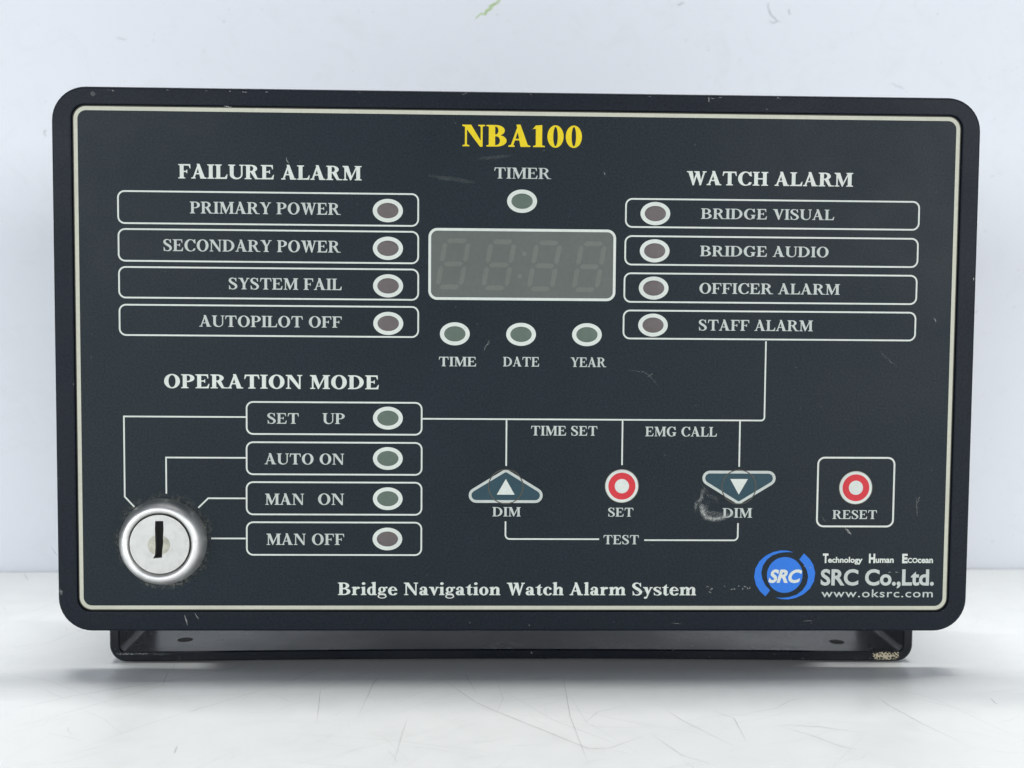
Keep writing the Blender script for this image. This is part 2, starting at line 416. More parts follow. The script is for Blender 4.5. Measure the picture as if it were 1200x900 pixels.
# printed film
Y1, Y2, Y3, Y4 = -0.00004, -0.00008, -0.00012, -0.00016
V, F = solid([(1, rr(-0.1294+.0001, IZ-0.07367, 0.1294+.0001, IZ+0.07367, 0.0039, 10))], 0.0, 0.0011)
film = make('printed_film', V, F, M_FACE, panel)
def frame_polys(x0, z0, x1, z1, r, wd, n=8):
    return [(1, rr(x0, z0, x1, z1, r, n)), (-1, rr(x0+wd, z0+wd, x1-wd, z1-wd, max(r-wd, 0.0002), n))]
bw, bh = 0.12933, 0.0736
V, F = sheet(frame_polys(-bw+.0001, IZ-bh, bw+.0001, IZ+bh, 0.0038, 0.0004, 10), Y1/2)
make('film_edge', V, F, M_RIM, film)
V, F = sheet(frame_polys(-bw+.0004, IZ-bh+.0003, bw-.0002, IZ+bh-.0003, 0.0036, 0.00112, 10), Y1)
make('border_line', V, F, M_CREAM, film)
LW = 1.9*PX
def box_outline(ax, ay, bx_, by_, r=8.5, wd=LW, name='box_outline', parent=None):
    x0, z1 = pt(ax, ay); x1, z0 = pt(bx_, by_)
    V, F = sheet(frame_polys(x0, z0, x1, z1, r*PX, wd, 7), Y1); return make(name, V, F, M_INKB, parent or film)
for b in ((137.2, 222.8, 491, 265.8), (137.8, 267.3, 491, 309.6), (138.4, 311.8, 491, 352.4), (139, 356, 491, 396)): box_outline(*b)
for b in ((732.8, 232, 1077.3, 270.3), (732, 275.6, 1075.8, 314), (731, 319.2, 1074.4, 357.4), (730, 362.8, 1073, 400)): box_outline(*b)
for b in ((288, 470, 495, 510.4), (288, 517.2, 495, 557.4), (288, 564, 494.8, 604.2), (288.2, 611, 494.6, 651.4)): box_outline(*b)
box_outline(958, 535.2, 1047.2, 618, 9, 2.1*PX)
def conn(pts, r=0, wd=LW*0.95):
    P = [pt(*q) for q in pts]
    # keep level runs level and upright runs upright
    for i in range(1, len(P)):
        a, b = pts[i-1], pts[i]
        if abs(a[1]-b[1]) < 4 and abs(a[0]-b[0]) > 6: P[i] = (P[i][0], P[i-1][1])
        elif abs(a[0]-b[0]) < 4 and abs(a[1]-b[1]) > 6: P[i] = (P[i-1][0], P[i][1])
    if r:
        Q = [P[0]]
        for i in range(1, len(P)-1): Q += corner(P[i-1], P[i], P[i+1], r*PX)
        P = Q+[P[-1]]
    V, F = sheet(line2(P, wd), Y1); return make('connector_line', V, F, M_INKB, film)
conn([(288, 488.7), (145.2, 488), (146.2, 582), (157.5, 594)])
conn([(288, 536.5), (194.6, 536), (195, 578.5)])
conn([(288, 584), (244, 583.6), (232.5, 595)])
conn([(288, 631), (247.5, 630.8)])
conn([(897.6, 400), (895.4, 492.8), (495, 490.4)], r=4)
conn([(593.6, 492.2), (593.2, 546)]); conn([(729.6, 492.6), (729, 545)]); conn([(867.2, 493.6), (866, 547)])
conn([(592.4, 611), (592.2, 631.6), (702, 632)], r=5)
conn([(864.8, 613), (864.6, 633.2), (755, 632.6)], r=5)

# ------------------------------------------------------------------ serif lettering
def bez_br(x, y, dx_, dy_, n=4):
    return [(x+dx_*(1-math.sin(t)), y+dy_*(1-math.cos(t))) for t in [i*math.pi/2/n for i in range(n+1)]]
class Glyphs:
    def __init__(g, S, T, o=0.085):
        g.S, g.T, g.o = S, T, o; g.f = T*0.75; g.b = 0.055; g.cache = {}
    def stem(g, x, w=None, y0=0.0, y1=1.0, top='b', bot='b', o=None):
        w = w or g.S; o = g.o if o is None else o; f, b = g.f, g.b; p = []
        def side(yy, sgn, mode):      # returns points left->right handled by caller
            pass
        # left side going up, right side going down
        if 'b' in bot or 'l' in bot:
            p += [(x-o, y0), (x-o, y0+f)]+[(x-o*0.9*(1-math.sin(t)), y0+f+b*(1-math.cos(t))) for t in [i*math.pi/8 for i in range(1, 5)]]
        else: p += [(x, y0)]
        if 'b' in top or 'l' in top:
            p += [(x-o*0.9*(1-math.sin(t)), y1-f-b*(1-math.cos(t))) for t in [i*math.pi/8 for i in range(4, 0, -1)]]+[(x-o, y1-f), (x-o, y1)]
        else: p += [(x, y1)]
        if 'b' in top or 'r' in top:
            p += [(x+w+o, y1), (x+w+o, y1-f)]+[(x+w+o*0.9*(1-math.sin(t)), y1-f-b*(1-math.cos(t))) for t in [i*math.pi/8 for i in range(1, 5)]]
        else: p += [(x+w, y1)]
        if 'b' in bot or 'r' in bot:
            p += [(x+w+o*0.9*(1-math.sin(t)), y0+f+b*(1-math.cos(t))) for t in [i*math.pi/8 for i in range(4, 0, -1)]]+[(x+w+o, y0+f), (x+w+o, y0)]
        else: p += [(x+w, y0)]
        return (1, p)
    def serif(g, xc, y, hw, up=True):
        f = g.f; return (1, [(xc-hw, y), (xc+hw, y), (xc+hw, y+f), (xc+hw*.45, y+f*1.5), (xc-hw*.45, y+f*1.5), (xc-hw, y+f)]) if up else \
                        (1, [(xc-hw, y), (xc+hw, y), (xc+hw, y-f), (xc+hw*.45, y-f*1.5), (xc-hw*.45, y-f*1.5), (xc-hw, y-f)])
    def poly(g, *p): return (1, list(p))
    def diag(g, x0, y0, x1, y1, w): return (1, [(x0-w/2, y0), (x0+w/2, y0), (x1+w/2, y1), (x1-w/2, y1)])
    def bowl(g, x0, xm, xr, y0, y1, t=None, s=None):
        t = t or g.T; s = s or g.S*1.05; ym = (y0+y1)/2
        def arc(a, b, ry): return [(a+b*math.sin(i*math.pi/16), ym-ry*math.cos(i*math.pi/16)) for i in range(17)]
        return [(1, [(x0, y0)]+arc(xm, xr-xm, (y1-y0)/2)+[(x0, y1)]),
                (-1, [(x0, y0+t)]+arc(xm, xr-xm-s, (y1-y0)/2-t)+[(x0, y1-t)])]
    def ring(g, cx, cy, rx, ry, s=None, t=None, tilt=0):
        s = g.S*1.08 if s is None else s; t = g.T*.95 if t is None else t
        return [(1, ell(cx, cy, rx, ry, 40)), (-1, [(cx+(x-cx)*math.cos(tilt)-(y-cy)*math.sin(tilt)*.5, cy+(y-cy)+(x-cx)*math.sin(tilt)*.5) for x, y in ell(cx, cy, rx-s, ry-t, 40)])]
    def stroke(g, P, n=5):
        Q = []
        for i in range(len(P)-1):
            p0, p1, p2, p3 = P[max(0, i-1)], P[i], P[i+1], P[min(len(P)-1, i+2)]
            for k in range(n):
                t = k/n; Q.append(tuple(.5*(2*p1[j]+(p2[j]-p0[j])*t+(2*p0[j]-5*p1[j]+4*p2[j]-p3[j])*t*t+(3*p1[j]-p0[j]-3*p2[j]+p3[j])*t**3) for j in range(3)))
        Q.append(P[-1]); out = []; E = []
        for i in range(len(Q)):
            a, b = Vector(Q[max(0, i-1)][:2]), Vector(Q[min(len(Q)-1, i+1)][:2]); d = (b-a).normalized(); nr = Vector((-d.y, d.x)); c = Vector(Q[i][:2]); w_ = Q[i][2]/2
            E.append((tuple(c+nr*w_), tuple(c-nr*w_)))
        for i in range(len(E)-1): out.append((1, [E[i][0], E[i][1], E[i+1][1], E[i+1][0]]))
        return out
    def glyph(g, ch):
        if ch not in g.cache:
            P, adv = g.build(ch); v, f = cdt([(s, p) for s, p in P]); g.cache[ch] = (v, orient(v, f), adv)
        return g.cache[ch]
    def build(g, c):
        S, T, o, f = g.S, g.T, g.o, g.f; st = g.stem; p = g.poly; x = .10
        armT = lambda x0, xe, y=1.0, h=.30: p((x0, y), (xe, y), (xe+.012, y-h), (xe-.022, y-h), (xe-.085, y-T*1.25), (x0, y-T))
        armB = lambda x0, xe, h=.32: p((x0, 0), (xe, 0), (xe+.035, h), (xe, h), (xe-.10, T*1.3), (x0, T))
        mid_ = lambda x0, xe, y=.52: [p((x0, y-T/2), (xe, y-T/2), (xe, y+T/2), (x0, y+T/2)), p((xe-.06, y), (xe, y-.13), (xe+.03, y-.13), (xe+.03, y+.13), (xe, y+.13))]
        if c == ' ': return [], .34
        if c == 'I': return [st(x)], S+2*x
        if c == 'H': return [st(x), st(.58), p((x, .5-T/2), (.6, .5-T/2), (.6, .5+T/2), (x, .5+T/2))], .58+S+x
        if c == 'L': return [st(x, bot='l', top='b'), armB(x, .66)], .72
        if c == 'E': return [st(x, top='l', bot='l'), armT(x, .66), armB(x, .69), *mid_(x, .48)], .77
        if c == 'F': return [st(x, top='l', bot='b'), armT(x, .66), *mid_(x, .47, .49)], .71
        if c == 'T':
            m = .42-S/2; return [st(m, top='n'), p((.06, 1), (.78, 1), (.81, .68), (.775, .68), (.70, 1-T*1.2), (.14, 1-T*1.2), (.065, .68), (.03, .68))], .84
        if c == 'D': return g.bowl(x, .34, .83, 0, 1)+[st(x, top='l', bot='l')], .89
        if c == 'P': return g.bowl(x, .36, .70, .44, 1)+[st(x, top='l', bot='b')], .74
        if c == 'R': return g.bowl(x, .36, .69, .48, 1, s=S)+[st(x, top='l', bot='b'), p((.33, .51), (.33+S*1.1, .54), (.70, .10), (.80, f), (.80, 0), (.80-S*1.05, 0)), p((.62, 0), (.88, 0), (.88, f), (.70, f*1.3))], .87
        if c == 'B':
            a = g.bowl(x, .36, .69, .49, 1, s=S); b = g.bowl(x, .38, .76, 0, .55)
            return [a[0], b[0], a[1], b[1], p((x, .49), (.42, .49), (.42, .49+T), (x, .49+T)), st(x, top='l', bot='l')], .82
        if c == 'O': return g.ring(.45, .5, .405, .52), .90
        if c in 'CG':
            P = [(1, ell(.45, .5, .405, .52, 44)), (-1, ell(.485, .5, .405-S*.92, .52-T*.95, 44)), (-1, [(.60, .26 if c == 'C' else .30), (1, .20 if c == 'C' else .3), (1, .70), (.60, .70)]),
                 p((.735, 1.01), (.785, 1.01), (.79, .66), (.752, .66), (.66, .87), (.66, .93))]
            if c == 'C': return P+g.stroke([(.62, .02+T*.4, T), (.71, .09, T*.9), (.775, .23, T*.7)]), .84
            return P+[st(.60, y0=.06, y1=.43, top='b', bot='n'), p((.58, .03), (.60+S, .10), (.60+S, .2), (.58, .2))], .92
        if c == 'N': return [st(.12, T*.95, top='n', o=.09), st(.70, T*.95, bot='n', o=.09), p((.02, 1), (.10+S*1.05, 1), (.70+T*.95, .12), (.70+T*.95, -.015), (.68, -.015), (.12, .90), (.02, 1-f))], .90
        if c == 'M': return [st(.13, T*.95, top='n', o=.09), st(.77, S, o=o), p((.03, 1), (.11+S*1.1, 1), (.54, .20), (.475, -.01), (.445, -.01), (.13, .88), (.03, 1-f)),
                             p((.445, -.01), (.48, -.01), (.86, 1), (.78, 1), (.475, .18))], .77+S+x
        if c == 'A': return [g.diag(.12, 0, .40, 1.0, T*1.15), p((.30, 1.03), (.45, 1.03), (.75, 0), (.75-S*1.25, 0)), p((.2, .30), (.62, .30), (.60, .30+T), (.22, .30+T)),
                             g.serif(.12, 0, .115), g.serif(.66, 0, .16)], .85
        if c == 'V': return [p((.10, 1), (.10+S*1.25, 1), (.50, .25), (.45, -.02), (.41, -.02)), g.diag(.435, -.02, .70, 1, T*1.15), g.serif(.19, 1, .165, False), g.serif(.70, 1, .115, False)], .83
        if c == 'Y': return [p((.09, 1), (.09+S*1.2, 1), (.48, .50), (.42, .38), (.34, .45)), g.diag(.44, .42, .68, 1, T*1.15), st(.32, y1=.50, top='n'), g.serif(.18, 1, .16, False), g.serif(.68, 1, .11, False)], .80
        if c == 'W': return [p((.10, 1), (.10+S*1.2, 1), (.43, .25), (.39, -.02), (.355, -.02)), g.diag(.375, -.02, .60, .95, T*1.1), p((.48, 1), (.48+S*1.15, 1), (.82, .25), (.78, -.02), (.745, -.02)), g.diag(.765, -.02, 1.0, 1, T*1.1),
                             g.serif(.19, 1, .16, False), g.serif(.57, 1, .14, False), g.serif(1.0, 1, .11, False)], 1.12
        if c == 'U':
            cx_, rx = (.10+.10+.60+T)/2, (.60+T)/2
            return [(1, ell(cx_, .33, rx, .35, 40)), (-1, ell(cx_+(S-T)/2, .33, rx-(S+T)/2, .35-T*1.2, 40)), (-1, [(0, .33), (1, .33), (1, 1.1), (0, 1.1)]),
                    st(.10, y0=.32, bot='n'), st(.70, T, y0=.32, bot='n', o=.09)], .88
        if c == 'S': return g.stroke([(.52, .80, .05), (.46, .92, .06), (.32, .985, T), (.17, .92, S*.65), (.125, .77, S*.92), (.20, .63, S*1.0), (.34, .52, S*1.08), (.49, .39, S*1.0), (.55, .24, S*.92), (.49, .09, S*.65), (.33, .015, T), (.17, .07, .06), (.10, .22, .05)])+[
                    p((.515, 1.0), (.56, 1.0), (.57, .68), (.535, .68), (.46, .88)), p((.06, .34), (.095, .34), (.18, .12), (.12, 0), (.075, 0))], .68
        if c == '1': return [st(.17, o=.10, top='n'), p((.03, .80), (.17, 1.0), (.17+S, 1.02), (.17+S, .8), (.17, .84), (.05, .84))], .56
        if c == '0': return g.ring(.34, .5, .30, .52, s=S*.92), .68
        X = .66; s = S*.92; t = T*.85
        flag = lambda x0, y: p((x0-.075, y-.075), (x0-.075, y-.045), (x0+s, y+.02), (x0+s, y-.2), (x0, y-.12))
        lst = lambda x0, y, bot='b': [g.stem(x0, s, y1=y, top='n', bot=bot, o=.07), flag(x0, y)]
        def arch(x0): return g.stroke([(x0, .46, t), (x0+.07, .58, t*1.6), (x0+.17, .62, s*.7), (x0+.25, .52, s), (x0+.255, .36, s)])+[g.stem(x0+.255-s/2, s, y1=.40, top='n', o=.06)]
        if c == 'l': return lst(.09, 1.04), s+.17
        if c == 'i': return lst(.09, X)+[(1, ell(.09+s/2, .92, .105, .105, 20))], s+.17
        if c == 'n': return lst(.09, X)+arch(.09+s), .09+s*1.5+.255+.08
        if c == 'm': return lst(.09, X)+arch(.09+s)+arch(.09+s*1.5+.255), .09+s*2+.51+.08
        if c == 'h': return lst(.09, 1.04)+arch(.09+s), .09+s*1.5+.255+.08
        if c == 'r': return lst(.09, X)+g.stroke([(.09+s, .44, t), (.16+s, .58, t*1.8), (.24+s, .61, s*.6)])+[(1, ell(.24+s, .575, .085, .085, 18))], .36+s
        if c == 'o': return g.ring(.31, .33, .275, .35, s=s), .62
        if c == 'c': return [(1, ell(.31, .33, .275, .35, 36)), (-1, ell(.345, .33, .275-s*.9, .35-t, 36)), (-1, [(.42, .18), (.8, .14), (.8, .48), (.42, .48)]), (1, ell(.46, .52, .08, .08, 18))]+g.stroke([(.38, .01, t), (.48, .06, t*.9), (.54, .16, t*.6)]), .58
        if c == 'e': return [(1, ell(.31, .33, .275, .35, 36)), (-1, ell(.335, .33, .275-s*.9, .35-t, 36)), (-1, [(.35, .18), (.8, .14), (.8, .35), (.35, .35)]), p((.1, .35), (.585, .35), (.58, .35+t), (.1, .35+t))]+g.stroke([(.38, .01, t), (.50, .06, t*.9), (.57, .17, t*.6)]), .62
        if c == 'd': return g.ring(.29, .33, .25, .345, s=s*.95)+lst(.36, 1.04, 'r'), .36+s+.09
        if c == 'a': return g.stroke([(.13, .46, s*.55), (.17, .60, t), (.28, .64, t*1.2), (.40, .57, s*.8), (.42, .40, s)])+[g.stem(.42-s/2, s, y1=.42, top='n', bot='r', o=.08), (1, ell(.15, .49, .085, .085, 18))]+[(1, ell(.22, .17, .175, .185, 28)), (-1, ell(.255, .17, .175-s*.75, .185-t, 28)), p((.2, .34), (.42, .385), (.42, .445), (.22, .37)), g.stem(.42-s/2, s, y1=.42, top='n', bot='r', o=.08)], .42+s*.5+.10
        if c == 't': return [g.stem(.13, s, y0=.08, y1=.66, top='n', bot='n'), p((.03, .60), (.13, .68), (.13+s, .90), (.13+s, .60)), p((.03, .60), (.42, .60), (.42, .66), (.03, .66))]+g.stroke([(.13+s/2, .14, s), (.17+s/2, .04, s*.7), (.34, .03, t), (.43, .12, t*.7)]), .45
        if c == 'v': return [p((.06, .66), (.06+s*1.25, .66), (.37, .22), (.33, -.02), (.29, -.02)), g.diag(.31, -.02, .50, .66, t*1.2), g.serif(.14, .66, .13, False), g.serif(.51, .66, .09, False)], .60
        if c == 'y': return [p((.06, .66), (.06+s*1.25, .66), (.37, .22), (.33, -.02), (.29, -.02)), g.diag(.22, -.22, .50, .66, t*1.2), g.serif(.14, .66, .13, False), g.serif(.51, .66, .09, False), (1, ell(.16, -.20, .09, .08, 18))], .60
        if c == 'g': return g.ring(.29, .43, .22, .235, s=s*.8, t=t)+[(1, ell(.56, .60, .07, .07, 16)), p((.42, .56), (.56, .60), (.56, .66), (.38, .62))]+[(1, ell(.30, -.10, .27, .175, 30)), (-1, ell(.30, -.095, .19, .115, 30))]+g.stroke([(.2, .22, t), (.12, .15, t*2), (.2, .07, s*.7), (.42, .06, s*.7), (.50, -.02, s*.6)]), .62
        if c == 's': return [(a, [(q[0]*.80+.02, q[1]*.66) for q in b]) for a, b in Glyphs(S*1.15, T*1.1).build('S')[0]], .53
        raise KeyError(c)
BOLD = Glyphs(.205, .085); MED = Glyphs(.180, .070); TIMES = Glyphs(.170, .058)
def serif_text(txt, ax, ay, bx_, by_, font, mat=None, parent=None, y=Y1, track=0.0):
    """capitals fill the measured box from top-left (ax, ay) to bottom-right (bx_, by_)"""
    x0, z1 = pt(ax, ay); x1, z0 = pt(bx_, by_)
    # take the height at the middle so a slight slope in the measured box cancels out
    V, F, cur = [], [], 0; lo, hi = 9, -9
    for ch in txt:
        v, f, adv = font.glyph(ch); b = len(V)
        V += [(a+cur, q) for a, q in v]; F += [[i+b for i in t] for t in f]
        if v: lo = min(lo, min(a for a, _ in v)+cur); hi = max(hi, max(a for a, _ in v)+cur)
        cur += adv+track
    kx = (x1-x0)/(hi-lo); kz = z1-z0
    return make('lettering', [(x0+(a-lo)*kx, y, z0+b*kz) for a, b in V], F, mat or M_INK, parent or film)
ST = serif_text
ST('NBA100', 541.8, 146, 681.8, 173, Glyphs(.235, .075, .09), M_YEL)
ST('FAILURE ALARM', 208.8, 192.2, 423.8, 211.4, BOLD, M_INKB)
ST('WATCH ALARM', 805, 200.5, 999.5, 218.8, BOLD, M_INKB)
ST('OPERATION MODE', 192.3, 438.4, 444, 456.2, BOLD, M_INKB)
ST('TIMER', 579.3, 196.2, 645.8, 209.8, TIMES)
ST('PRIMARY POWER', 222.5, 236.2, 399.3, 251.8, MED); ST('SECONDARY POWER', 191.3, 280.3, 399.3, 296, MED)
ST('SYSTEM FAIL', 268, 325.5, 400.5, 340, MED); ST('AUTOPILOT OFF', 233.5, 369.6, 400.5, 384, MED)
ST('BRIDGE VISUAL', 821.6, 244.2, 977.4, 258, MED); ST('BRIDGE AUDIO', 820.5, 287.9, 970.8, 301.6, MED)
ST('OFFICER ALARM', 819.7, 331.6, 984, 345.4, MED); ST('STAFF ALARM', 819, 374.6, 952.5, 388.2, MED)
ST('TIME', 514.3, 418, 558, 429.4, MED); ST('DATE', 589.5, 418.2, 631.8, 429.6, MED); ST('YEAR', 668.8, 418.8, 710.5, 430.2, MED)
ST('SET', 313.3, 484, 350.2, 496.6, MED); ST('UP', 377.7, 484.2, 404, 496.8, MED)
ST('AUTO ON', 310, 531.3, 403.3, 544.4, MED)
ST('MAN', 310.7, 578.4, 356.4, 591.6, MED); ST('ON', 372.7, 578.4, 403.3, 591.6, MED)
ST('MAN OFF', 312.3, 625.3, 403.3, 638.6, MED)
ST('TIME SET', 622.3, 499, 700, 510.6, MED); ST('EMG CALL', 756.3, 500, 840, 511.6, MED)
ST('DIM', 577, 594.2, 610.2, 605.2, MED); ST('SET', 712.7, 595, 742.2, 605.4, MED); ST('DIM', 846.7, 595.4, 881.3, 606.6, MED)
ST('TEST', 707.2, 627, 748.6, 637.8, MED); ST('RESET', 975.7, 597.8, 1027.5, 608.2, MED)
ST('Bridge Navigation Watch Alarm System', 396, 682.6, 815.6, 697.6, Glyphs(.20, .085), M_INKB)

# sans lettering from the program's built-in face
def sans(txt, ax, bx_, ztop, zbase, parent, mat, y=Y1, bold=0.0, shear=0.0, caph=None, track=1.0):
    cu = bpy.data.curves.new('t', 'FONT'); cu.body = txt; cu.offset = bold; cu.shear = shear; cu.space_character = track; cu.resolution_u = 4
    ob = bpy.data.objects.new('t', cu); COL.objects.link(ob)
    dg = bpy.context.evaluated_depsgraph_get(); me = ob.evaluated_get(dg).to_mesh()
    P = [tuple(v.co) for v in me.vertices]; F = [list(p.vertices) for p in me.polygons]; ob.evaluated_get(dg).to_mesh_clear()
    bpy.data.objects.remove(ob); bpy.data.curves.remove(cu)
    lo, hi = min(p[0] for p in P), max(p[0] for p in P)
    ref = caph if caph else max(p[1] for p in P)
    x0, z1 = pt(ax, ztop); x1, z0 = pt(bx_, zbase)
    V = [(x0+(p[0]-lo)*(x1-x0)/(hi-lo), y, z0+p[1]*(z1-z0)/ref) for p in P]
    return make('lettering', V, orient([(a, b) for a, _, b in V], F), mat, parent)
CAPH = 0.729
sans('T', 964.4, 970.6, 648.6, 659.2, film, M_INKB, bold=.045); sans('echnology', 970.4, 1010.6, 652.6, 659.2, film, M_INKB, bold=.03)
sans('H', 1018.4, 1025.4, 648.8, 659.3, film, M_INKB, bold=.045); sans('uman', 1026, 1047.2, 654.5, 659.3, film, M_INKB, bold=.03)
sans('E', 1057.4, 1063.4, 648.9, 659.4, film, M_INKB, bold=.045); sans('CO', 1063.6, 1075.2, 653.8, 659.4, film, M_INKB, bold=.03); sans('cean', 1075.4, 1093.2, 654.7, 659.5, film, M_INKB, bold=.03)
sans('SRC Co.,Ltd.', 962, 1094.2, 666.8, 685.4, film, M_INK, bold=.03)
sans('www.oksrc.com', 962.6, 1093, 690.6, 699.8, film, M_INK, bold=.006, track=1.12)

# company emblem: blue disc between two crescents
cx, cz = pt(919.6, 673.7)
V, F = sheet([(1, ell(cx, cz, 21.6*PX, 21.8*PX, 48))], Y1)
logo = make('company_emblem', V, F, M_BLUE, panel)
cres = [(930, 647.2), (923, 645.3), (915, 645.0), (906.5, 646.8), (897.5, 651), (890, 657.6), (885.2, 666.3), (883.7, 676), (886, 685.6), (890.7, 693), (897, 698.8),
        (902.4, 691.8), (897.2, 686.2), (893.4, 679), (892, 671.4), (893.8, 663), (898.4, 656), (905.4, 650.6), (914, 647.8), (922, 646.9)]
for sgn in (1, -1):
    pts = [pt(919.5+sgn*(a-919.5), 673.7+sgn*(b-673.7)) for a, b in cres]
    V, F = sheet([(1, pts)], Y1); make('crescent', V, F, M_BLUE, logo)
sans('SRC', 900.6, 939.8, 667.2, 682.2, logo, M_INKB, y=Y2, bold=.04, shear=0.28)

# ------------------------------------------------------------------ indicator lights
def led(px, py, mat, src=None, label=None):
    x, z = pt(px, py)
    if src is None:
        V, F = sheet([(1, ell(x, z, 17.6*PX, 13.6*PX, 40)), (-1, ell(x, z, 12.6*PX, 9.0*PX, 40))], Y1)
        o = make('indicator_light', V, F, M_INKB, panel, label=label)
    else: o = again(src[0], 'indicator_light', (x, Y1, z), panel, label)
    if src is None or src[1] is None:
        L = [[(a, yy, b) for a, b in ell(x, z, rx*PX, rz*PX, 40)] for rx, rz, yy in ((12.7, 9.1, -.00002), (12.3, 8.7, -.00006), (10, 7, -.00010), (5, 3.5, -.00013))]
        V, F = sweep(L, False, True); F = [f for f in F]
        l = make('lens', V, F, mat, o, smooth='all')
    else: l = again(src[1], 'lens', (x, (Y1/2), z), o)
    return o, l
gl = 'indicator light with grey-green lens'; ml = 'indicator light with mauve-brown lens'
g0 = led(611.8, 235.8, M_GREEN, None, gl)
for p in ((533, 391.2), (610.6, 391.8), (687.8, 392.2), (454.6, 490), (454.5, 537.3), (454.4, 584.4)): led(*p, M_GREEN, g0, gl)
m0 = led(454.5, 246.8, M_MAUVE, (g0[0], None), ml)
for p in ((454.6, 291), (454.8, 335), (455, 379), (768, 250.3), (767.2, 294), (766, 337.6), (765.2, 381), (454, 631.6)): led(*p, M_MAUVE, m0, ml)

# ------------------------------------------------------------------ display window
x0, z1 = pt(502.2, 267); x1, z0 = pt(721, 353)
V, F = sheet([(1, rr(x0+.0004, z0+.0004, x1-.0004, z1-.0004, 8*PX, 8))], Y1/2)
disp = make('display_window', V, F, M_DISP, panel)
V, F = sheet(frame_polys(x0, z0, x1, z1, 10.5*PX, 3.1*PX, 9), Y1); make('display_frame', V, F, M_INKB, disp)
def dp(u, v): # u right, v up in a leaning digit cell (px) -> metres
    return u*PX, v*PX
def seg(cx_, cz_, horiz, L, wd=5.6):
    h = L/2; w_ = wd/2; lean = 0.17
    if horiz: P = [(-h, 0), (-h+w_, -w_), (h-w_, -w_), (h, 0), (h-w_, w_), (-h+w_, w_)]
    else: P = [(0, -h), (w_, -h+w_), (w_, h-w_), (0, h), (-w_, h-w_), (-w_, -h+w_)]
    return [((a+lean*b)*PX, b*PX) for a, b in P]
proto = {}
for dxp, dyp in ((531.0, 309.2), (584.5, 310.4), (638.0, 311.6), (690.5, 312.6)):
    ox, oz = pt(dxp, dyp)
    for kx, kz, hz in ((0, 27, 1), (0, 0, 1), (0, -27, 1), (-13.5, 13.5, 0), (13.5, 13.5, 0), (-13.5, -13.5, 0), (13.5, -13.5, 0)):
        c = Vector((ox+(kx+0.17*kz)*PX, Y1*0.75, oz+kz*PX))
        if hz not in proto:
            P = seg(0, 0, hz, 23); V, F = sheet([(1, [(c.x+a, c.z+b) for a, b in P])], c.y); proto[hz] = make('segment', V, F, M_SEG, disp)
        else: again(proto[hz], 'segment', c, disp)
for i, (a, b) in enumerate(((614.5, 297.5), (609, 323.5))):
    c = pt(a, b); c3 = Vector((c[0], Y1*0.75, c[1]))
    if i == 0: V, F = sheet([(1, ell(c[0], c[1], 2.8*PX, 2.8*PX, 16))], c3.y); dot = make('colon_dot', V, F, M_SEG, disp)
    else: again(dot, 'colon_dot', c3, disp)

# ------------------------------------------------------------------ push buttons under the film
def ridge(px, py, r, parent, mat, tube=0.00022):
    x, z = pt(px, py); n, k = 56, 8; V, F = [], []
    for i in range(n):
        a = 2*math.pi*i/n
        for j in range(k):
            b = 2*math.pi*j/k; rr_ = r*PX+tube*1.4*math.cos(b); V.append((x+rr_*math.cos(a), -0.00010+tube*0.55*math.sin(b), z+rr_*math.sin(a)))
    for i in range(n):
        for j in range(k): F.append([i*k+j, ((i+1) % n)*k+j, ((i+1) % n)*k+(j+1) % k, i*k+(j+1) % k])
    return make('embossed_ring', V, F, mat, parent, smooth='all')
def roundtri(P, r):
    out = []
    n = len(P)
    for i in range(n):
        a, b, c = Vector(P[i-1]), Vector(P[i]), Vector(P[(i+1) % n]); d1 = (a-b).normalized(); d2 = (c-b).normalized()
        ri = r[i]; ang = d1.angle(d2); tl = ri/math.tan(ang/2); p1 = b+d1*tl; p2 = b+d2*tl
        o = b+(d1+d2).normalized()*ri/math.sin(ang/2); a1 = math.atan2(*(p1-o).yx); a2 = math.atan2(*(p2-o).yx)
        da = (a2-a1+math.pi) % (2*math.pi)-math.pi
        out += [tuple(o+Vector((math.cos(a1+da*k/8), math.sin(a1+da*k/8)))*ri) for k in range(9)]
    return out
def arrow_button(px, py, s, label):
    cx_, cz_ = pt(px, py)
    # corners of the outer outline before rounding; s = +1 points up
    tri = lambda k: [(cx_+a*PX, cz_+b*PX*s) for a, b in ((0, 21.5-k*1.17), (-67+k*3.56, -19.5+k), (67-k*3.56, -19.5+k))]
    V, F = sheet([(1, roundtri(tri(3), (3*PX, 6*PX, 6*PX)))], Y2)
    o = make('arrow_button', V, F, M_TEAL, panel, label=label)
    outer = roundtri(tri(0), (6*PX, 9*PX, 9*PX)); inner = roundtri(tri(3.3), (2.7*PX, 5.7*PX, 5.7*PX))
    V, F = sheet([(1, outer), (-1, inner)], Y3); make('button_outline', V, F, M_INK, o)
    V, F = sheet([(1, [(cx_-10.6*PX, cz_-9.6*PX*s), (cx_+10.6*PX, cz_-9.6*PX*s), (cx_, cz_+9.2*PX*s)])], Y4); make('arrow', V, F, M_INKB, o)
    ridge(px, py, 20.5, o, M_RIDGE, 0.00013); return o
arrow_button(592.7, 570.2, 1, 'teal dim button with its white arrow pointing up')
arrow_button(865.8, 570.6, -1, 'teal dim button with its white arrow pointing down')
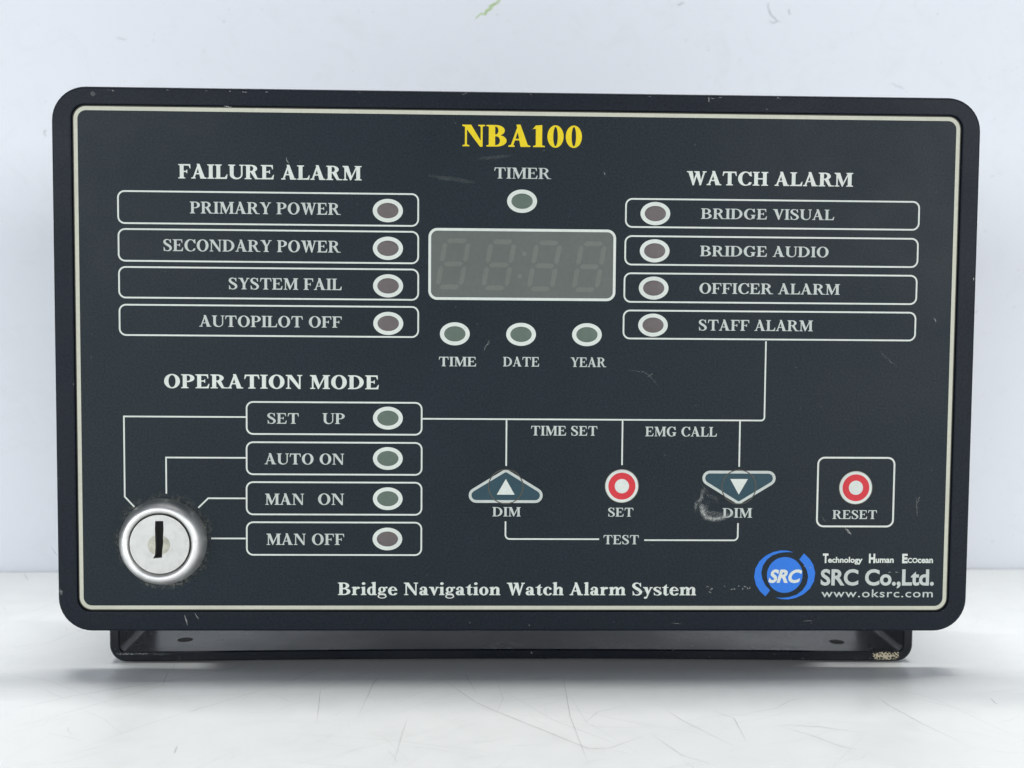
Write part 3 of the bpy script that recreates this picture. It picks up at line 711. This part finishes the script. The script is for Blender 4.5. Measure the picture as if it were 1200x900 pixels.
def round_button(px, py, label):
    x, z = pt(px, py)
    prof = [(19.9*PX, 0), (19.7*PX, -.00018), (19.0*PX, -.00030), (17*PX, -.00036), (16.0*PX, -.00037)]
    V, F = lathe(x, z, prof, 56, True); o = make('round_button', V, F, M_CREAM if 0 else M_INKB, panel, smooth=True, label=label)
    V, F = sheet([(1, ell(x, z, 16.2*PX, 16.2*PX, 48)), (-1, ell(x, z, 8.6*PX, 8.6*PX, 40))], -.00041); make('red_ring', V, F, M_RED, o)
    ridge(px, py, 20.0, o, M_RIDGE, 0.00012); return o
round_button(728.6, 569.5, 'red and white set button'); round_button(1002.6, 571.4, 'red and white reset button in its own square')

# ------------------------------------------------------------------ key lock
lx, lz = pt(192.3, 633.8)
def pr(P): return [(r*PX, -y) for r, y in P]
ringp = [(50.6, 0.0), (50.9, .0010), (50.4, .0022), (49.3, .0034), (47.6, .0045), (45.4, .0053), (43.0, .0058), (40.6, .00595), (38.4, .0058), (36.7, .0054), (35.6, .0047), (35.2, .0038), (35.2, .0030)]
V, F = lathe(lx, lz, pr(ringp), 96, False)
lock = make('key_lock', V, F, M_CHROME, panel, smooth='all')
V, F = solid([(1, ell(lx, lz, 35.2*PX, 35.2*PX, 64))], -.0036, -.0030); make('lock_gap', V, F, M_HOLE, lock)
slot = [(-4.6, 27.5), (4.6, 27.5), (4.9, 17), (4.3, 9), (4.5, 2), (3.4, -7), (2.8, -15.5), (-7.5, -16.5), (-5.2, -12), (-4.6, -2), (-4.8, 8), (-5.2, 17)]
slot = [(lx+a*PX, lz+b*PX) for a, b in slot]
V, F = solid([(1, ell(lx, lz, 34.5*PX, 34.5*PX, 72)), (-1, slot)], -.0056, -.0037)
make('lock_cylinder', V, F, M_CYL, lock, smooth=True)
hub = (lx-0.8*PX, lz-0.8*PX)
V, F = solid([(1, ell(*hub, 12.8*PX, 12.0*PX, 40)), (-1, slot)], -.0057, -.00562)
make('key_plug', V, F, M_BRASS, lock)
# brown dust round the ring
def dust(u, v):
    r = math.hypot(u-.5, v-.5)*2
    k = max(0, 1-abs(r-0.78)/0.17); return k*k*0.35*max(0, nz(u, v, 42, 5)*1.9+0.30)*max(0.15, nz(u, v, 7, 2)+.55)
rd = 66*PX
patch('dust', lx-rd, lx+rd, lz-rd, lz+rd, Y2, dust, M_DUST, film, 190, 190)

# ------------------------------------------------------------------ wear on the film
def near(x, y, path):
    best = (1e9, 0)
    L = len(path)-1
    for k in range(L):
        a, b = Vector(path[k]), Vector(path[k+1]); d = b-a; t = max(0, min(1, (Vector((x, y))-a).dot(d)/d.length_squared))
        r = (Vector((x, y))-a-d*t).length
        if r < best[0]: best = (r, (k+t)/L)
    return best
SC = (((822, 593), (823.5, 600), (828, 606), (836, 608.3), (846, 606.8), (857, 602.5)), 3.0, .85), (((823, 575), (822, 584), (816, 590), (815, 599)), 2.6, .36), \
     (((824, 570), (829, 580), (839, 584), (841, 590)), 3.2, .14), (((826, 598), (832, 601), (845, 602), (852, 599)), 3.0, .22), (((828, 590), (826, 596), (822, 601)), 5.5, .16)
def scuff(u, v):
    x = 806+56*u; y = 616-50*v; tot = 0
    for path, wd, st in SC:
        r, t = near(x, y, path)
        if r < wd*1.6: tot += st*math.exp(-(r/wd)**2*1.6)*(0.30+0.70*math.sin(math.pi*min(1, t*.85+.12)))*max(0.05, .72+1.25*nz(t*26, r*1.6, .9, st*40))
    return max(0, tot-0.03)
a = pt(806, 566); b = pt(862, 616)
patch('scuff_mark', a[0], b[0], b[1], a[1], -.00019, scuff, M_SCUFF, film, 130, 116)
fs = []
def fline(p, wd, s, amp=.00010): fs.append((wob([pt(*q) for q in p], 5*len(p), amp), wd, s))
for p, wd, s in (([(335, 184), (337, 190), (339, 191)], .0003, .5), ([(574, 398), (567, 411)], .0003, .35), ([(708, 201), (709, 206)], .00025, .4), ([(765, 437), (759, 442)], .0002, .35),
                 ([(990, 618), (997, 626)], .0006, .55), ([(962, 605), (968, 612)], .0002, .3), ([(1073, 582), (1075, 606)], .0003, .25), ([(1075, 590), (1078, 580)], .0003, .3),
                 ([(560, 186), (600, 182)], .0010, .07), ([(500, 205), (560, 215)], .0012, .06), ([(830, 112), (831, 119)], .0003, .5), ([(545, 109), (552, 112)], .0003, .6),
                 ([(735, 433), (757, 437), (772, 452)], .00018, .25), ([(1093, 372), (1097, 378)], .0004, .4), ([(1030, 411), (1050, 430)], .0003, .15), ([(60, 640), (68, 652)], .0003, .3)):
    fline(p, wd, s)
# broken row of rubbed specks running through "System" to the emblem
for i in range(46):
    t = random.random(); x = 745+175*t+random.gauss(0, 3); y = 692-5*t+random.gauss(0, 1.6)
    if 823 < x < 878 or (x <= 823 and random.random() < .55): fline([(x, y), (x+random.uniform(1, 4), y+random.gauss(0, 1))], .00022, random.uniform(.4, .9), .00003)
for x in (941, 947, 1040, 1048): fline([(x, 664+random.gauss(0, .6)+(x-941)*.06), (x+5, 664+(x-941)*.06)], .00018, .6, .00003)
for i in range(60):
    x, y = random.uniform(95, 1105), random.uniform(135, 705); a = random.uniform(0, 6.3); L = random.uniform(1, 3.5)
    fline([(x, y), (x+L*math.cos(a), y+L*math.sin(a))], random.uniform(.00010, .0002), random.uniform(.10, .35), .00003)
ribbons('fine_scratches', fs, M_SCUFF, film, lambda x, z: (x, -.00022, z))
# nicks along the top edge and a rubbed corner on the frame
ns = []
def nline(p, wd, s): ns.append((wob([pt(*q, FR) for q in p], 6, .00006), wd, s))
for x in (125, 131, 195, 240, 268, 284, 286, 311, 420, 541, 545, 621, 760, 833, 842, 910):
    y = 102.3+(x-100)*.0137+random.uniform(.5, 3.5); nline([(x, y), (x+random.uniform(1.5, 5), y+random.uniform(-.5, 1))], .00025, random.uniform(.2, .6))
for p, wd, s in (([(106, 108), (112, 112)], .0012, .18), ([(262, 124), (272, 126)], .0004, .5), ([(70, 690), (72.5, 697)], .0009, .35), ([(216, 720), (220, 733)], .0004, .5), ([(228, 718), (233, 726)], .0003, .4),
                 ([(830, 113), (831, 120)], .0003, .6), ([(1141, 325), (1141, 329)], .0003, .7), ([(941, 728), (952, 727)], .0002, .4), ([(787, 730), (798, 731)], .0002, .35)): nline(p, wd, s)
ribbons('edge_nicks', ns, M_SCUFF, frame, lambda x, z: (x, FR-.00004, z))
